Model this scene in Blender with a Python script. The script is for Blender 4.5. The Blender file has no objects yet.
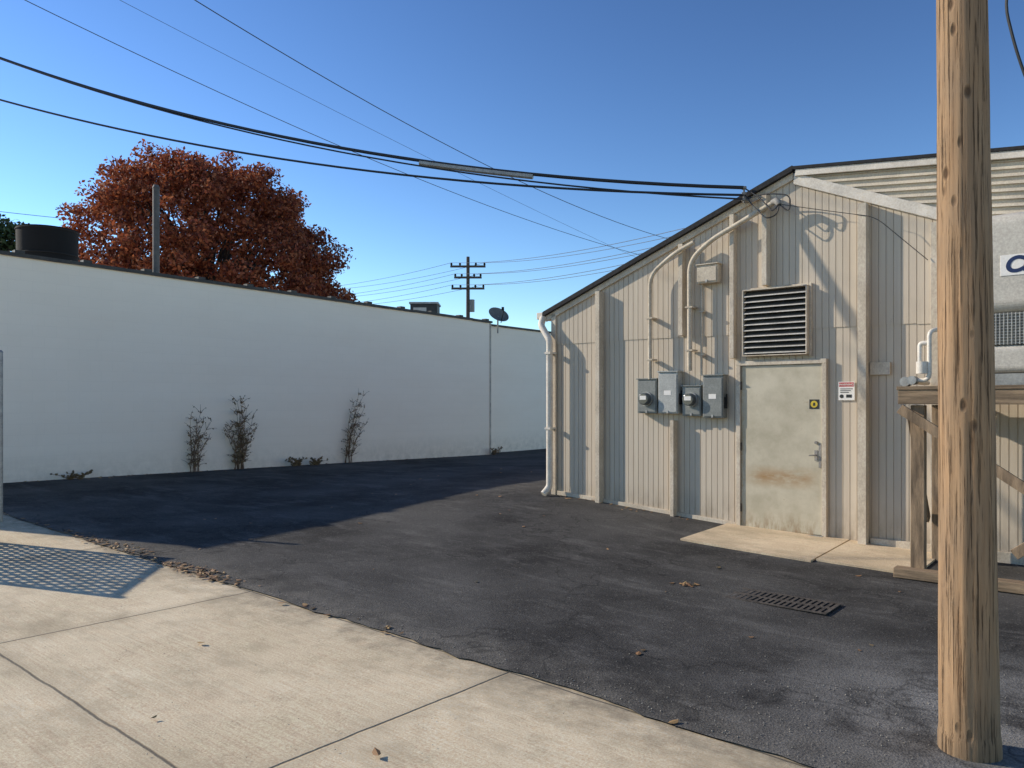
import bpy, math, random
import numpy as np
from mathutils import Vector, Matrix, noise as mnoise
random.seed(7); rng=np.random.default_rng(7)
sc=bpy.context.scene
COL=sc.collection
sc.view_settings.view_transform='Standard'; sc.view_settings.look='None'; sc.view_settings.exposure=0

# ------------------------------------------------------------ frames
C=Vector((0.606,11.40,0)); D=Vector((0.769,-0.639,0)); E=Vector((0.639,0.769,0))
def frame(o,x,y):
    return Matrix(((x.x,y.x,0,o.x),(x.y,y.y,0,o.y),(0,0,1,o.z),(0,0,0,1)))
MS=frame(C,D,E)                                  # shed frame: x along front, y into building
WO=Vector((-9.14,13.6,0)); WD=Vector((0.64,0.768,0)).normalized(); WN=Vector((-WD.y,WD.x,0))
MW=frame(WO,WD,WN)                               # white building frame: x along wall, y into building
EO=Vector((-0.01,4.56,0)); ED=Vector((0.766,-0.643,0)).normalized(); EN=Vector((-ED.y,ED.x,0))
ME=frame(EO,ED,EN)                               # pavement frame

# ------------------------------------------------------------ terrain heights
cp=np.array([(-9.14,13.6,.15),(-10.9,11.6,.15),(-.62,23.7,-.03),(3,28,-.03),(-5,18.5,.07),(.606,11.4,.24),(2.81,9.57,.045),(3.64,8.88,.03),
 (4.27,8.36,-.02),(2.14,3.6,-.05),(-3.5,7.46,.05),(0,0,0),(0,3.3,0),(2.2,6.3,-.06),(-5,3,.05),(0,4.56,0),(-7,10.8,.12),
 (5.5,6,-.03),(-3,12,.12),(-30,40,0),(30,40,0),(-30,-20,0),(30,-20,0),(0,-8,0),(8,2,0)],float)
def U(r2): 
    return np.where(r2>1e-9, r2*np.log(np.maximum(r2,1e-9))*.5, 0)
n=len(cp); d2=((cp[:,None,:2]-cp[None,:,:2])**2).sum(-1)
A=np.zeros((n+3,n+3)); A[:n,:n]=U(d2)+np.eye(n)*.5; A[:n,n]=1; A[:n,n+1:]=cp[:,:2]; A[n,:n]=1; A[n+1:,:n]=cp[:,:2].T
sol=np.linalg.solve(A,np.concatenate([cp[:,2],[0,0,0]]))
def H(x,y):
    r2=((cp[:,:2]-np.array([x,y]))**2).sum(-1)
    v=float((sol[:n]*U(r2)).sum()+sol[n]+sol[n+1]*x+sol[n+2]*y)
    r=math.hypot(x,y-8); w=min(1,max(0,(r-24)/16)); w=w*w*(3-2*w)
    return v*(1-w)

# ------------------------------------------------------------ materials
def new_mat(name):
    m=bpy.data.materials.new(name); m.use_nodes=True
    nt=m.node_tree; b=nt.nodes['Principled BSDF']; return m,nt,b
def N(nt,t,**k):
    nd=nt.nodes.new(t)
    for a,v in k.items(): setattr(nd,a,v)
    return nd
def ramp(nt,src,stops):
    r=N(nt,'ShaderNodeValToRGB'); cr=r.color_ramp
    while len(cr.elements)<len(stops): cr.elements.new(.5)
    for e,(p,c) in zip(cr.elements,stops):
        e.position=p; e.color=tuple(c)[:3]+(1,) if isinstance(c,(tuple,list)) else (c,c,c,1)
    nt.links.new(src,r.inputs[0]); return r.outputs[0]
def coord(nt,scale=(1,1,1)):
    t=N(nt,'ShaderNodeTexCoord'); mp=N(nt,'ShaderNodeMapping'); mp.inputs['Scale'].default_value=scale
    nt.links.new(t.outputs['Object'],mp.inputs[0]); return mp.outputs[0]
def noise(nt,vec,scale,detail=6,rough=.6):
    t=N(nt,'ShaderNodeTexNoise'); t.inputs['Scale'].default_value=scale; t.inputs['Detail'].default_value=detail; t.inputs['Roughness'].default_value=rough
    nt.links.new(vec,t.inputs['Vector']); return t.outputs['Fac']
def mix(nt,fac,a,b,mode='MIX'):
    m=N(nt,'ShaderNodeMix',data_type='RGBA',blend_type=mode)
    for i,v in ((0,fac),(6,a),(7,b)):
        if hasattr(v,'is_output'): nt.links.new(v,m.inputs[i])
        elif i==0: m.inputs[0].default_value=v
        else: m.inputs[i].default_value=tuple(v)+(1,)
    return m.outputs[2]
def math_(nt,op,a,b=0,c=0):
    m=N(nt,'ShaderNodeMath',operation=op)
    for i,v in enumerate((a,b,c)):
        if hasattr(v,'is_output'): nt.links.new(v,m.inputs[i])
        else: m.inputs[i].default_value=v
    return m.outputs[0]
def bump(nt,b,h,strength=.3,dist=.01):
    bp=N(nt,'ShaderNodeBump'); bp.inputs['Strength'].default_value=strength; bp.inputs['Distance'].default_value=dist
    nt.links.new(h,bp.inputs['Height']); nt.links.new(bp.outputs[0],b.inputs['Normal'])
def sep(nt,vec):
    s=N(nt,'ShaderNodeSeparateXYZ'); nt.links.new(vec,s.inputs[0]); return s.outputs
def simple(name,col,rough=.6,metal=0,var=.25,scale=6,stretch=(1,1,1),bs=.15,dark=None,fine=60):
    m,nt,b=new_mat(name); v=coord(nt,stretch)
    n1=noise(nt,v,scale); n2=noise(nt,v,fine,3)
    dk=dark or tuple(c*(1-var*1.6) for c in col); lt=tuple(min(1,c*(1+var*.5)) for c in col)
    c=mix(nt,ramp(nt,n1,[(.3,0.),(.7,1.)]),dk,lt)
    c=mix(nt,.18,c,ramp(nt,n2,[(.3,.0),(.7,1.)]),'OVERLAY')
    nt.links.new(c,b.inputs['Base Color']); b.inputs['Roughness'].default_value=rough; b.inputs['Metallic'].default_value=metal
    bump(nt,b,n2,bs,.004); return m

def mat_siding():
    m,nt,b=new_mat('painted_siding'); v=coord(nt); s=sep(nt,v)
    streak=noise(nt,coord(nt,(9,9,.5)),1.6,6); big=noise(nt,v,1.1,4); fine=noise(nt,coord(nt,(60,60,3)),1.5,4)
    c=mix(nt,ramp(nt,streak,[(.3,0.),(.7,1.)]),(.545,.465,.365),(.61,.53,.425))
    c=mix(nt,ramp(nt,big,[(.35,0.),(.75,.3)]),c,(.48,.405,.31))
    board=noise(nt,coord(nt,(13.1,0,0)),1.0,1); c=mix(nt,.07,c,ramp(nt,board,[(.35,.25),(.65,.75)]),'OVERLAY')
    dirt=math_(nt,'MULTIPLY',ramp(nt,s[2],[(.0,.85),(.5,0.)]),ramp(nt,noise(nt,coord(nt,(3,3,1)),2.5,6,.7),[(.36,0.),(.62,1.)]))
    c=mix(nt,dirt,c,(.27,.215,.155))
    sp=ramp(nt,noise(nt,coord(nt,(16,16,.9)),1.2,7,.75),[(.59,0.),(.76,.3)]); c=mix(nt,sp,c,(.35,.285,.21))
    worn=ramp(nt,noise(nt,coord(nt,(5,5,1)),5,8,.75),[(.65,0.),(.70,.6)])
    c=mix(nt,worn,c,(.30,.24,.175))
    nt.links.new(c,b.inputs['Base Color']); b.inputs['Roughness'].default_value=.9; b.inputs['Specular IOR Level'].default_value=.1
    bump(nt,b,fine,.25,.004); return m
def mat_whitewall(name='white_painted_block',k=1.0):
    m,nt,b=new_mat(name)
    t=N(nt,'ShaderNodeTexCoord'); s=sep(nt,t.outputs['Object'])
    cb=N(nt,'ShaderNodeCombineXYZ'); nt.links.new(s[0],cb.inputs[0]); nt.links.new(s[2],cb.inputs[1])
    br=N(nt,'ShaderNodeTexBrick'); br.inputs['Scale'].default_value=1; br.inputs['Brick Width'].default_value=.4; br.inputs['Row Height'].default_value=.2
    br.inputs['Mortar Size'].default_value=.006; br.inputs['Mortar Smooth'].default_value=.8
    br.inputs['Color1'].default_value=(1,1,1,1); br.inputs['Color2'].default_value=(.8,.8,.8,1); br.inputs['Mortar'].default_value=(.2,.2,.2,1)
    nt.links.new(cb.outputs[0],br.inputs['Vector'])
    v=coord(nt); big=noise(nt,coord(nt,(.35,1,1.2)),1.2,6); n2=noise(nt,v,5,6,.7); fine=noise(nt,v,60,4)
    c=mix(nt,ramp(nt,big,[(.3,0.),(.7,1.)]),(.93*k,.80*k,.655*k),(.96*k,.84*k,.70*k))
    c=mix(nt,.06,c,br.outputs[0],'MULTIPLY')
    low=math_(nt,'MULTIPLY',ramp(nt,math_(nt,'MULTIPLY',s[2],.5),[(.02,1.),(.35,0.)]),ramp(nt,n2,[(.3,0.),(.8,1.)]))
    c=mix(nt,low,c,(.60,.51,.40))
    spots=ramp(nt,noise(nt,coord(nt,(1,1,.5)),7,8,.8),[(.66,0.),(.74,.45)])
    c=mix(nt,spots,c,(.72,.61,.49))
    drip=ramp(nt,noise(nt,coord(nt,(3.2,3.2,.4)),1.5,5,.7),[(.60,0.),(.8,.2)])
    c=mix(nt,drip,c,(.70,.60,.49))
    nt.links.new(c,b.inputs['Base Color']); b.inputs['Roughness'].default_value=.8; b.inputs['Specular IOR Level'].default_value=.2
    h=math_(nt,'ADD',math_(nt,'MULTIPLY',br.outputs[1],-.6),math_(nt,'MULTIPLY',fine,.5)); bump(nt,b,h,.34,.006); return m
def mat_asphalt():
    m,nt,b=new_mat('asphalt'); v=coord(nt); s=sep(nt,v)
    big=noise(nt,v,.55,5,.6); med=noise(nt,v,2.6,7,.7); fine=noise(nt,v,70,4,.8)
    vo=N(nt,'ShaderNodeTexVoronoi'); vo.inputs['Scale'].default_value=85; nt.links.new(v,vo.inputs['Vector'])
    c=mix(nt,ramp(nt,big,[(.38,0.),(.62,1.)]),(.042,.040,.038),(.094,.090,.084))
    c=mix(nt,ramp(nt,med,[(.50,0.),(.70,.4)]),c,(.13,.124,.115))
    st=noise(nt,coord(nt,(.7,2.2,1)),1.3,8,.75)
    c=mix(nt,ramp(nt,st,[(.52,0.),(.66,.5)]),c,(.175,.167,.155))
    edge=ramp(nt,s[1],[(.0,.6),(.6,.0)])
    c=mix(nt,math_(nt,'MULTIPLY',edge,ramp(nt,med,[(.35,0.),(.65,1.)])),c,(.24,.22,.185))
    px=math_(nt,'SUBTRACT',s[0],2.4); py=math_(nt,'SUBTRACT',s[1],1.1)
    dd=math_(nt,'SQRT',math_(nt,'ADD',math_(nt,'MULTIPLY',px,px),math_(nt,'MULTIPLY',py,py)))
    pole=math_(nt,'MULTIPLY',ramp(nt,math_(nt,'MULTIPLY',dd,.5),[(.2,1.),(.8,0.)]),ramp(nt,noise(nt,v,2.3,6,.7),[(.38,0.),(.56,.9)]))
    c=mix(nt,pole,c,(.22,.212,.198))
    v2=N(nt,'ShaderNodeTexVoronoi',feature='DISTANCE_TO_EDGE'); v2.inputs['Scale'].default_value=.45
    wv=N(nt,'ShaderNodeVectorMath',operation='ADD'); nn=N(nt,'ShaderNodeTexNoise'); nn.inputs['Scale'].default_value=2.5; nt.links.new(v,nn.inputs['Vector'])
    nt.links.new(v,wv.inputs[0]); nt.links.new(nn.outputs['Color'],wv.inputs[1]); nt.links.new(wv.outputs[0],v2.inputs['Vector'])
    cr=ramp(nt,v2.outputs['Distance'],[(.0,1.),(.010,0.)])
    c=mix(nt,math_(nt,'MULTIPLY',cr,.5),c,(.018,.018,.018))
    spk=ramp(nt,vo.outputs['Color'],[(.80,0.),(.92,1.)])
    c=mix(nt,math_(nt,'MULTIPLY',spk,.38),c,(.25,.235,.205))
    c=mix(nt,.5,c,ramp(nt,fine,[(.3,.05),(.7,.95)]),'OVERLAY')
    nt.links.new(c,b.inputs['Base Color']); b.inputs['Roughness'].default_value=.95; b.inputs['Specular IOR Level'].default_value=.1
    h=math_(nt,'ADD',fine,math_(nt,'MULTIPLY',vo.outputs['Distance'],.6)); bump(nt,b,h,.55,.010); return m
def mat_concrete(name,c0=(.58,.47,.305),c1=(.78,.65,.45),joints=False):
    m,nt,b=new_mat(name); v=coord(nt); s=sep(nt,v)
    big=noise(nt,v,.8,5); med=noise(nt,v,5,7,.7); fine=noise(nt,v,90,4,.8)
    c=mix(nt,ramp(nt,big,[(.3,0.),(.7,1.)]),c0,c1)
    c=mix(nt,ramp(nt,med,[(.5,0.),(.75,.5)]),c,tuple(x*.72 for x in c0))
    broom=noise(nt,coord(nt,(1.2,50,1)),1.4,5,.7)
    c=mix(nt,.25,c,ramp(nt,broom,[(.3,.1),(.7,.9)]),'OVERLAY')
    c=mix(nt,.5,c,ramp(nt,fine,[(.3,.05),(.7,.95)]),'OVERLAY')
    st=ramp(nt,noise(nt,coord(nt,(.8,1.5,1)),1.1,7,.72),[(.48,0.),(.70,.75)]); c=mix(nt,st,c,(.33,.265,.17))
    h=math_(nt,'ADD',math_(nt,'MULTIPLY',fine,.6),math_(nt,'MULTIPLY',broom,.7))
    if joints:
        w=math_(nt,'MULTIPLY',math_(nt,'SUBTRACT',noise(nt,v,3,5),.5),.03)
        jx=math_(nt,'PINGPONG',math_(nt,'ADD',s[0],w),1.4); jy=math_(nt,'PINGPONG',math_(nt,'ADD',s[1],w),.935)
        j=math_(nt,'MINIMUM',jx,jy); jm=ramp(nt,math_(nt,'MULTIPLY',j,10),[(.03,1.),(.11,0.)])
        halo=ramp(nt,math_(nt,'MULTIPLY',j,4),[(.0,.35),(.5,0.)]); c=mix(nt,halo,c,(.38,.31,.2))
        c=mix(nt,math_(nt,'MULTIPLY',jm,.8),c,(.07,.055,.04)); h=math_(nt,'SUBTRACT',h,math_(nt,'MULTIPLY',jm,2.5))
        e=ramp(nt,math_(nt,'MULTIPLY',s[1],-1),[(.0,.7),(.45,0.)]); c=mix(nt,math_(nt,'MULTIPLY',e,ramp(nt,med,[(.35,.0),(.65,1.)])),c,(.15,.125,.09))
    nt.links.new(c,b.inputs['Base Color']); b.inputs['Roughness'].default_value=.9; bump(nt,b,h,.5,.006); return m
def mat_door():
    m,nt,b=new_mat('faded_rusty_door_paint'); v=coord(nt); s=sep(nt,v)
    n1=noise(nt,v,3,7,.65); n2=noise(nt,v,12,6,.7)
    c=mix(nt,ramp(nt,n1,[(.35,0.),(.65,1.)]),(.42,.37,.265),(.57,.51,.385))
    band=ramp(nt,math_(nt,'ABSOLUTE',math_(nt,'SUBTRACT',s[2],.70)),[(.0,1.),(.15,0.)])
    bx=ramp(nt,math_(nt,'ABSOLUTE',math_(nt,'SUBTRACT',s[0],3.42)),[(.22,1.),(.50,0.)])
    r=math_(nt,'MULTIPLY',math_(nt,'MULTIPLY',band,bx),ramp(nt,noise(nt,coord(nt,(1.6,1,4)),2.2,6,.7),[(.30,0.),(.54,.95)]))
    c=mix(nt,r,c,(.34,.195,.075))
    low=math_(nt,'MULTIPLY',ramp(nt,s[2],[(.04,.9),(.30,0.)]),ramp(nt,noise(nt,coord(nt,(4,4,1)),3,7,.75),[(.44,0.),(.60,1.)])); c=mix(nt,low,c,(.25,.15,.07))
    ed=math_(nt,'MULTIPLY',ramp(nt,math_(nt,'SUBTRACT',s[0],2.92),[(.0,.8),(.09,0.)]),ramp(nt,n2,[(.42,0.),(.6,1.)])); c=mix(nt,ed,c,(.34,.23,.11))
    sc_=ramp(nt,noise(nt,v,6,9,.8),[(.61,0.),(.67,.5)]); c=mix(nt,sc_,c,(.34,.26,.16))
    nt.links.new(c,b.inputs['Base Color']); b.inputs['Roughness'].default_value=.6; bump(nt,b,n1,.2,.01); return m
def mat_pole():
    m,nt,b=new_mat('weathered_pole_wood')
    g=noise(nt,coord(nt,(38,38,1.3)),1.0,6,.65); f=noise(nt,coord(nt,(90,90,1.9)),1.0,7,.75); big=noise(nt,coord(nt,(4,4,1.2)),1.6,6,.7)
    c=mix(nt,ramp(nt,g,[(.3,0.),(.5,.6),(.7,1.)]),(.22,.13,.07),(.41,.265,.15))
    c=mix(nt,ramp(nt,big,[(.40,0.),(.66,.65)]),c,(.25,.18,.12))
    c=mix(nt,ramp(nt,f,[(.56,0.),(.62,.75)]),c,(.07,.042,.025))
    vo=N(nt,'ShaderNodeTexVoronoi'); vo.inputs['Scale'].default_value=1; nt.links.new(coord(nt,(9,9,4.2)),vo.inputs['Vector'])
    kn=ramp(nt,vo.outputs['Distance'],[(.08,1.),(.16,0.)]); c=mix(nt,math_(nt,'MULTIPLY',kn,.8),c,(.06,.034,.02))
    s=sep(nt,coord(nt)); base=math_(nt,'MULTIPLY',ramp(nt,s[2],[(.0,.8),(.28,0.)]),ramp(nt,g,[(.3,1.),(.6,.3)])); c=mix(nt,base,c,(.13,.095,.06))
    nt.links.new(c,b.inputs['Base Color']); b.inputs['Roughness'].default_value=.9; b.inputs['Specular IOR Level'].default_value=.2
    bump(nt,b,math_(nt,'SUBTRACT',math_(nt,'SUBTRACT',math_(nt,'MULTIPLY',g,.6),ramp(nt,f,[(.55,0.),(.64,1.)])),kn),.9,.008); return m
def mat_leaf(name,cols,trans=.35):
    m,nt,b=new_mat(name); g=N(nt,'ShaderNodeNewGeometry')
    c=ramp(nt,g.outputs['Random Per Island'],[(i/(len(cols)-1),x) for i,x in enumerate(cols)])
    nt.links.new(c,b.inputs['Base Color']); b.inputs['Roughness'].default_value=.7
    if trans:
        t=N(nt,'ShaderNodeBsdfTranslucent'); nt.links.new(c,t.inputs[0]); mx=N(nt,'ShaderNodeMixShader'); mx.inputs[0].default_value=trans
        o=nt.nodes['Material Output']; nt.links.new(b.outputs[0],mx.inputs[1]); nt.links.new(t.outputs[0],mx.inputs[2]); nt.links.new(mx.outputs[0],o.inputs[0])
    return m

m_sid=mat_siding(); m_wall=mat_whitewall(); m_wall2=mat_whitewall('bright_white_painted_block',1.03); m_asph=mat_asphalt(); m_side=mat_concrete('pavement_concrete',joints=True)
m_pad=mat_concrete('pad_concrete',(.54,.42,.27),(.70,.56,.38)); m_door=mat_door(); m_pole=mat_pole()
m_trim=simple('cream_trim_paint',(.60,.52,.41),.85,var=.18,scale=5,stretch=(1,1,.6),dark=(.45,.375,.28))
m_fascia=simple('white_fascia_paint',(.70,.63,.53),.65,var=.15)
m_roof=simple('dark_shingle',(.022,.022,.024),.9,var=.4,scale=20,bs=.6)
m_metal=simple('beige_ribbed_metal',(.60,.52,.40),.6,var=.15,scale=3)
m_grey=simple('grey_enamel',(.22,.225,.205),.45,var=.12,scale=8); m_lgrey=simple('pale_grey_enamel',(.42,.42,.39),.45,var=.12,scale=8)
m_galv=simple('galvanised_steel',(.38,.37,.34),.5,.4,var=.2,scale=12); m_dull=simple('dull_weathered_aluminium',(.30,.28,.25),.8,.0,var=.2,scale=12)
m_silver=simple('silver_coil_guard',(.55,.52,.46),.5,.2,var=.15,scale=10)
m_black=simple('black_rubber',(.004,.004,.004),.95,var=.2); m_dark=simple('dark_void',(.010,.010,.010),.9,var=.2)
m_louver=simple('louver_blade',(.08,.077,.07),.7,.0,var=.25); m_sunlit_lip=simple('louver_sunlit_edge',(.56,.52,.45),.5,.0,var=.15); m_conduit=simple('painted_conduit',(.56,.48,.37),.75,var=.2,scale=9,dark=(.42,.35,.255))  # louver lips painted pale as if sunlit, blades darkened for the gaps
m_wood=simple('weathered_timber',(.33,.225,.135),.85,var=.45,scale=4,stretch=(5,5,.6),bs=.8)
m_woodh=simple('weathered_timber_beam',(.31,.215,.13),.85,var=.45,scale=4,stretch=(.6,8,8),bs=.8)
m_hvac=simple('hvac_grey_paint',(.56,.51,.43),.45,var=.10,scale=3); m_hvac2=simple('hvac_dark_grille',(.05,.048,.042),.6,.2,var=.2)
m_coil=simple('aluminium_coil_fins',(.20,.19,.165),.6,.2,var=.2)
m_rust=simple('dusty_cast_iron',(.085,.07,.057),.85,.0,var=.5,scale=15,bs=.5)
m_pvc=simple('white_pipe_paint',(.74,.67,.57),.45,var=.12)
m_cop=simple('dark_coping_metal',(.05,.043,.037),.6,var=.4)
m_white=simple('sign_white',(.80,.76,.70),.5,var=.03,bs=0); m_red=simple('sign_red',(.5,.03,.03),.5,var=.1,bs=0); m_ink=simple('sign_ink',(.02,.02,.02),.5,var=.1,bs=0)
m_yel=simple('sticker_yellow',(.62,.45,.03),.5,var=.1,bs=0); m_blue=simple('logo_blue',(.010,.022,.085),.4,var=.05,bs=0)
m_glass=simple('meter_glass',(.10,.11,.11),.12,var=.2,bs=0); m_bark=simple('bark',(.07,.055,.045),.9,var=.4,scale=6,stretch=(1,1,.3),bs=.6)
m_cable=simple('cable_black',(.012,.012,.014),.55,var=.1,bs=0); m_thin=simple('bare_wire',(.05,.055,.065),.5,var=.1,bs=0)
m_dpole=simple('distant_pole_wood',(.10,.08,.065),.9,var=.3)
m_tree=mat_leaf('rust_oak_leaf',[(.085,.016,.009),(.215,.047,.021),(.32,.088,.035),(.39,.135,.056),(.155,.032,.014)],.35)
m_green=mat_leaf('green_leaf',[(.03,.06,.02),(.07,.11,.035)],.0); m_weed=mat_leaf('weed_leaf',[(.20,.13,.065),(.28,.20,.10),(.15,.115,.05)],.0)
m_dry=mat_leaf('dry_fallen_leaf',[(.22,.11,.045),(.36,.21,.09),(.15,.07,.03),(.45,.30,.12)],.0)
m_twig=simple('dry_twig',(.20,.12,.07),.9,var=.3); m_grav=mat_leaf('loose_gravel_stone',[(.10,.09,.08),(.28,.25,.21),(.18,.16,.13)],0)
m_ground=simple('bare_ground',(.24,.21,.165),.95,var=.35,scale=.6,bs=.5)

# ------------------------------------------------------------ mesh builder
class B:
    def __init__(s): s.v=[]; s.f=[]; s.m=[]; s.sm=[]
    def add(s,vs,fs,mi=0,sm=False):
        o=len(s.v); s.v+= [tuple(q) for q in vs]
        for f in fs: s.f.append(tuple(i+o for i in f)); s.m.append(mi); s.sm.append(sm)
    def hexa(s,p,mi=0):
        s.add(p,[(3,2,1,0),(4,5,6,7),(0,1,5,4),(1,2,6,5),(2,3,7,6),(3,0,4,7)],mi)
    def box(s,x0,x1,y0,y1,z0,z1,mi=0):
        s.hexa([(x0,y0,z0),(x1,y0,z0),(x1,y1,z0),(x0,y1,z0),(x0,y0,z1),(x1,y0,z1),(x1,y1,z1),(x0,y1,z1)],mi)
    def beam(s,p0,p1,w,h,mi=0,up=(0,0,1)):
        p0=Vector(p0);p1=Vector(p1);d=(p1-p0).normalized();u=Vector(up)
        if abs(d.dot(u))>.98:u=Vector((0,1,0))
        a=d.cross(u).normalized()*w/2;b=a.cross(d).normalized()*h/2
        s.hexa([p0-a-b,p0+a-b,p1+a-b,p1-a-b,p0-a+b,p0+a+b,p1+a+b,p1-a+b],mi)
    def tube(s,path,r,nseg=10,mi=0,cap=True):
        P=[Vector(p) for p in path]; rs=r if isinstance(r,(list,tuple)) else [r]*len(P)
        prev=None; vs=[]
        for i,p in enumerate(P):
            t=(P[min(i+1,len(P)-1)]-P[max(i-1,0)]).normalized()
            if prev is None:
                a=Vector((0,0,1)) if abs(t.z)<.9 else Vector((1,0,0)); a=(a-t*a.dot(t)).normalized()
            else: a=(prev-t*prev.dot(t)).normalized()
            prev=a; b=t.cross(a)
            for k in range(nseg):
                th=2*math.pi*k/nseg; vs.append(p+(a*math.cos(th)+b*math.sin(th))*rs[i])
        fs=[]
        for i in range(len(P)-1):
            for k in range(nseg):
                k2=(k+1)%nseg; fs.append((i*nseg+k,i*nseg+k2,(i+1)*nseg+k2,(i+1)*nseg+k))
        if cap: fs+=[tuple(reversed(range(nseg))),tuple(range(len(vs)-nseg,len(vs)))]
        s.add(vs,fs,mi,True)
    def cyl(s,p0,p1,r0,r1=None,nseg=16,mi=0): s.tube([p0,p1],[r0,r0 if r1 is None else r1],nseg,mi)
    def build(s,name,mats,parent=None,M=None,bevel=0,kind=None,label=None,cat=None,group=None,seg=2):
        me=bpy.data.meshes.new(name); me.from_pydata(s.v,[],s.f)
        for x in (mats if isinstance(mats,(list,tuple)) else [mats]): me.materials.append(x)
        me.polygons.foreach_set('material_index',s.m); me.polygons.foreach_set('use_smooth',s.sm); me.update()
        if any(s.sm):
            try: me.set_sharp_from_angle(angle=math.radians(50))
            except Exception: pass
        ob=bpy.data.objects.new(name,me); COL.objects.link(ob)
        if parent is not None: ob.parent=parent
        if M is not None: ob.matrix_world=M
        if bevel:
            md=ob.modifiers.new('bevel','BEVEL'); md.width=bevel; md.segments=seg; md.limit_method='ANGLE'
        meta(ob,kind,label,cat,group); return ob
def meta(ob,kind=None,label=None,cat=None,group=None):
    if kind: ob['kind']=kind
    if label: ob['label']=label
    if cat: ob['category']=cat
    if group: ob['group']=group
def empty(name,M,label,cat,group=None):
    e=bpy.data.objects.new(name,None); e.empty_display_size=.2; COL.objects.link(e); e.matrix_world=M; meta(e,None,label,cat,group); return e
def text_mesh(name,txt,size,M,mat,parent,shear=0,ext=.001,align='LEFT',bold=.012):
    cu=bpy.data.curves.new(name,'FONT'); cu.body=txt; cu.size=size; cu.extrude=ext; cu.shear=shear; cu.align_x=align; cu.offset=size*bold
    to=bpy.data.objects.new('tmp',cu); COL.objects.link(to); bpy.context.view_layer.update()
    me=bpy.data.meshes.new_from_object(to.evaluated_get(bpy.context.evaluated_depsgraph_get())); bpy.data.objects.remove(to)
    me.transform(M); me.materials.clear(); me.materials.append(mat)
    ob=bpy.data.objects.new(name,me); COL.objects.link(ob); ob.parent=parent; return ob
def facing(s,y,z):
    return Matrix.Translation((s,y,z))@Matrix.Rotation(math.pi/2,4,'X')
def arc(pts,rad,n=6):
    P=[Vector(p) for p in pts]; out=[P[0]]
    for i in range(1,len(P)-1):
        a=(P[i-1]-P[i]); b=(P[i+1]-P[i]); r=min(rad,a.length*.45,b.length*.45)
        s=P[i]+a.normalized()*r; e=P[i]+b.normalized()*r
        for k in range(n+1):
            t=k/n; out.append(s*(1-t)**2+P[i]*2*t*(1-t)+e*t*t)
    out.append(P[-1]); return out

# ------------------------------------------------------------ ground sheets
def sheet(name,M,xs,ys,off,mat,jit=None):
    b=B(); vs=[];Mi=M
    for j,y in enumerate(ys):
        for i,x in enumerate(xs):
            xx,yy=x,y
            if jit: xx,yy=jit(i,j,x,y)
            w=Mi@Vector((xx,yy,0)); vs.append((xx,yy,H(w.x,w.y)+off))
    nx=len(xs); fs=[(j*nx+i,j*nx+i+1,(j+1)*nx+i+1,(j+1)*nx+i) for j in range(len(ys)-1) for i in range(nx-1)]
    b.add(vs,fs,0,True); return b.build(name,mat,M=M,kind='structure')
far=[-600,-300,-150,-80,-50,-40]; g=far+list(np.arange(-34,35,1.0))+[-x for x in reversed(far)]
sheet('ground',Matrix.Identity(4),g,[x+8 for x in g],-.07,m_ground)
def jit_edge(i,j,x,y):
    if j==0: y+= .05*mnoise.noise(Vector((x*1.3,0,0)))+.04*mnoise.noise(Vector((x*6,3,0)))
    return x,y
sheet('asphalt_lot',ME,list(np.arange(-14,14.01,.10)),[0,.12,.3]+list(np.arange(.6,34,.6)),.010,m_asph,jit_edge)
sheet('pavement',ME,list(np.arange(-16,16.1,.4)),list(np.arange(-9,.41,.4)),0,m_side)

# ------------------------------------------------------------ shed
shed=empty('shed',MS,'cream ribbed-siding shed with low gable roof and rusty metal door','building')
SEAM=2.44
zr=lambda s: 2.97+.392*s
gR=lambda s: 4.25-.43*(s-3.57)
gab=lambda s: (zr(s)-.10) if s<=3.57 else gR(s)
def siding(b,sa,sb,zb,zt,y,pitch=.0762,depth=.008):
    k=math.ceil(sa/pitch)
    brk=[(sa,y)]
    while k*pitch<sb-.006:
        p=k*pitch
        if p>sa+.006: brk+=[(p-.0040,y),(p-.0034,y+depth),(p+.0034,y+depth),(p+.0040,y)]
        k+=1
    brk.append((sb,y))
    if sa<3.57<sb: brk.append((3.57,y)); brk.sort(key=lambda q:q[0])
    vs=[];fs=[]
    for i,(s_,yy) in enumerate(brk):
        vs+=[(s_,yy,zb(s_)),(s_,yy,zt(s_))]
    for i in range(len(brk)-1): fs.append((2*i,2*i+2,2*i+3,2*i+1))
    b.add(vs,fs)
c0=lambda v:(lambda s:v)
YU=-.009
b=B()
siding(b,0,2.87,c0(-.15),c0(SEAM+.05),0); siding(b,2.87,3.945,c0(2.08),c0(SEAM+.05),0); siding(b,3.945,7.14,c0(-.15),c0(SEAM+.05),0)
siding(b,0,7.14,lambda s: SEAM+.006*math.sin(s*2.1)+.01*(int(s/1.22)%2),gab,YU)
for x in (0,7.14):
    b.add([(x,YU,-.15),(x,10,-.15),(x,10,gab(x)),(x,YU,gab(x))],[(0,1,2,3)])
b.add([(0,10,-.15),(7.14,10,-.15),(7.14,10,gab(7.14)),(3.57,10,gab(3.57)),(0,10,gab(0))],[(0,1,2,3,4)])
b.build('wall',m_sid,shed)
b=B()
def slab(b,s0,z0,s1,z1,t,y0,y1,mi=0): b.hexa([(s0,y0,z0-t),(s1,y0,z1-t),(s1,y1,z1-t),(s0,y1,z0-t),(s0,y0,z0),(s1,y0,z1),(s1,y1,z1),(s0,y1,z0)],mi)
slab(b,-.12,zr(-.12)+.01,3.57,zr(3.57)+.01,.062,-.10,10.2)
slab(b,3.571,zr(3.57),8.6,zr(3.57)-.106*5.03,.035,-.10,10.2)
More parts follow.
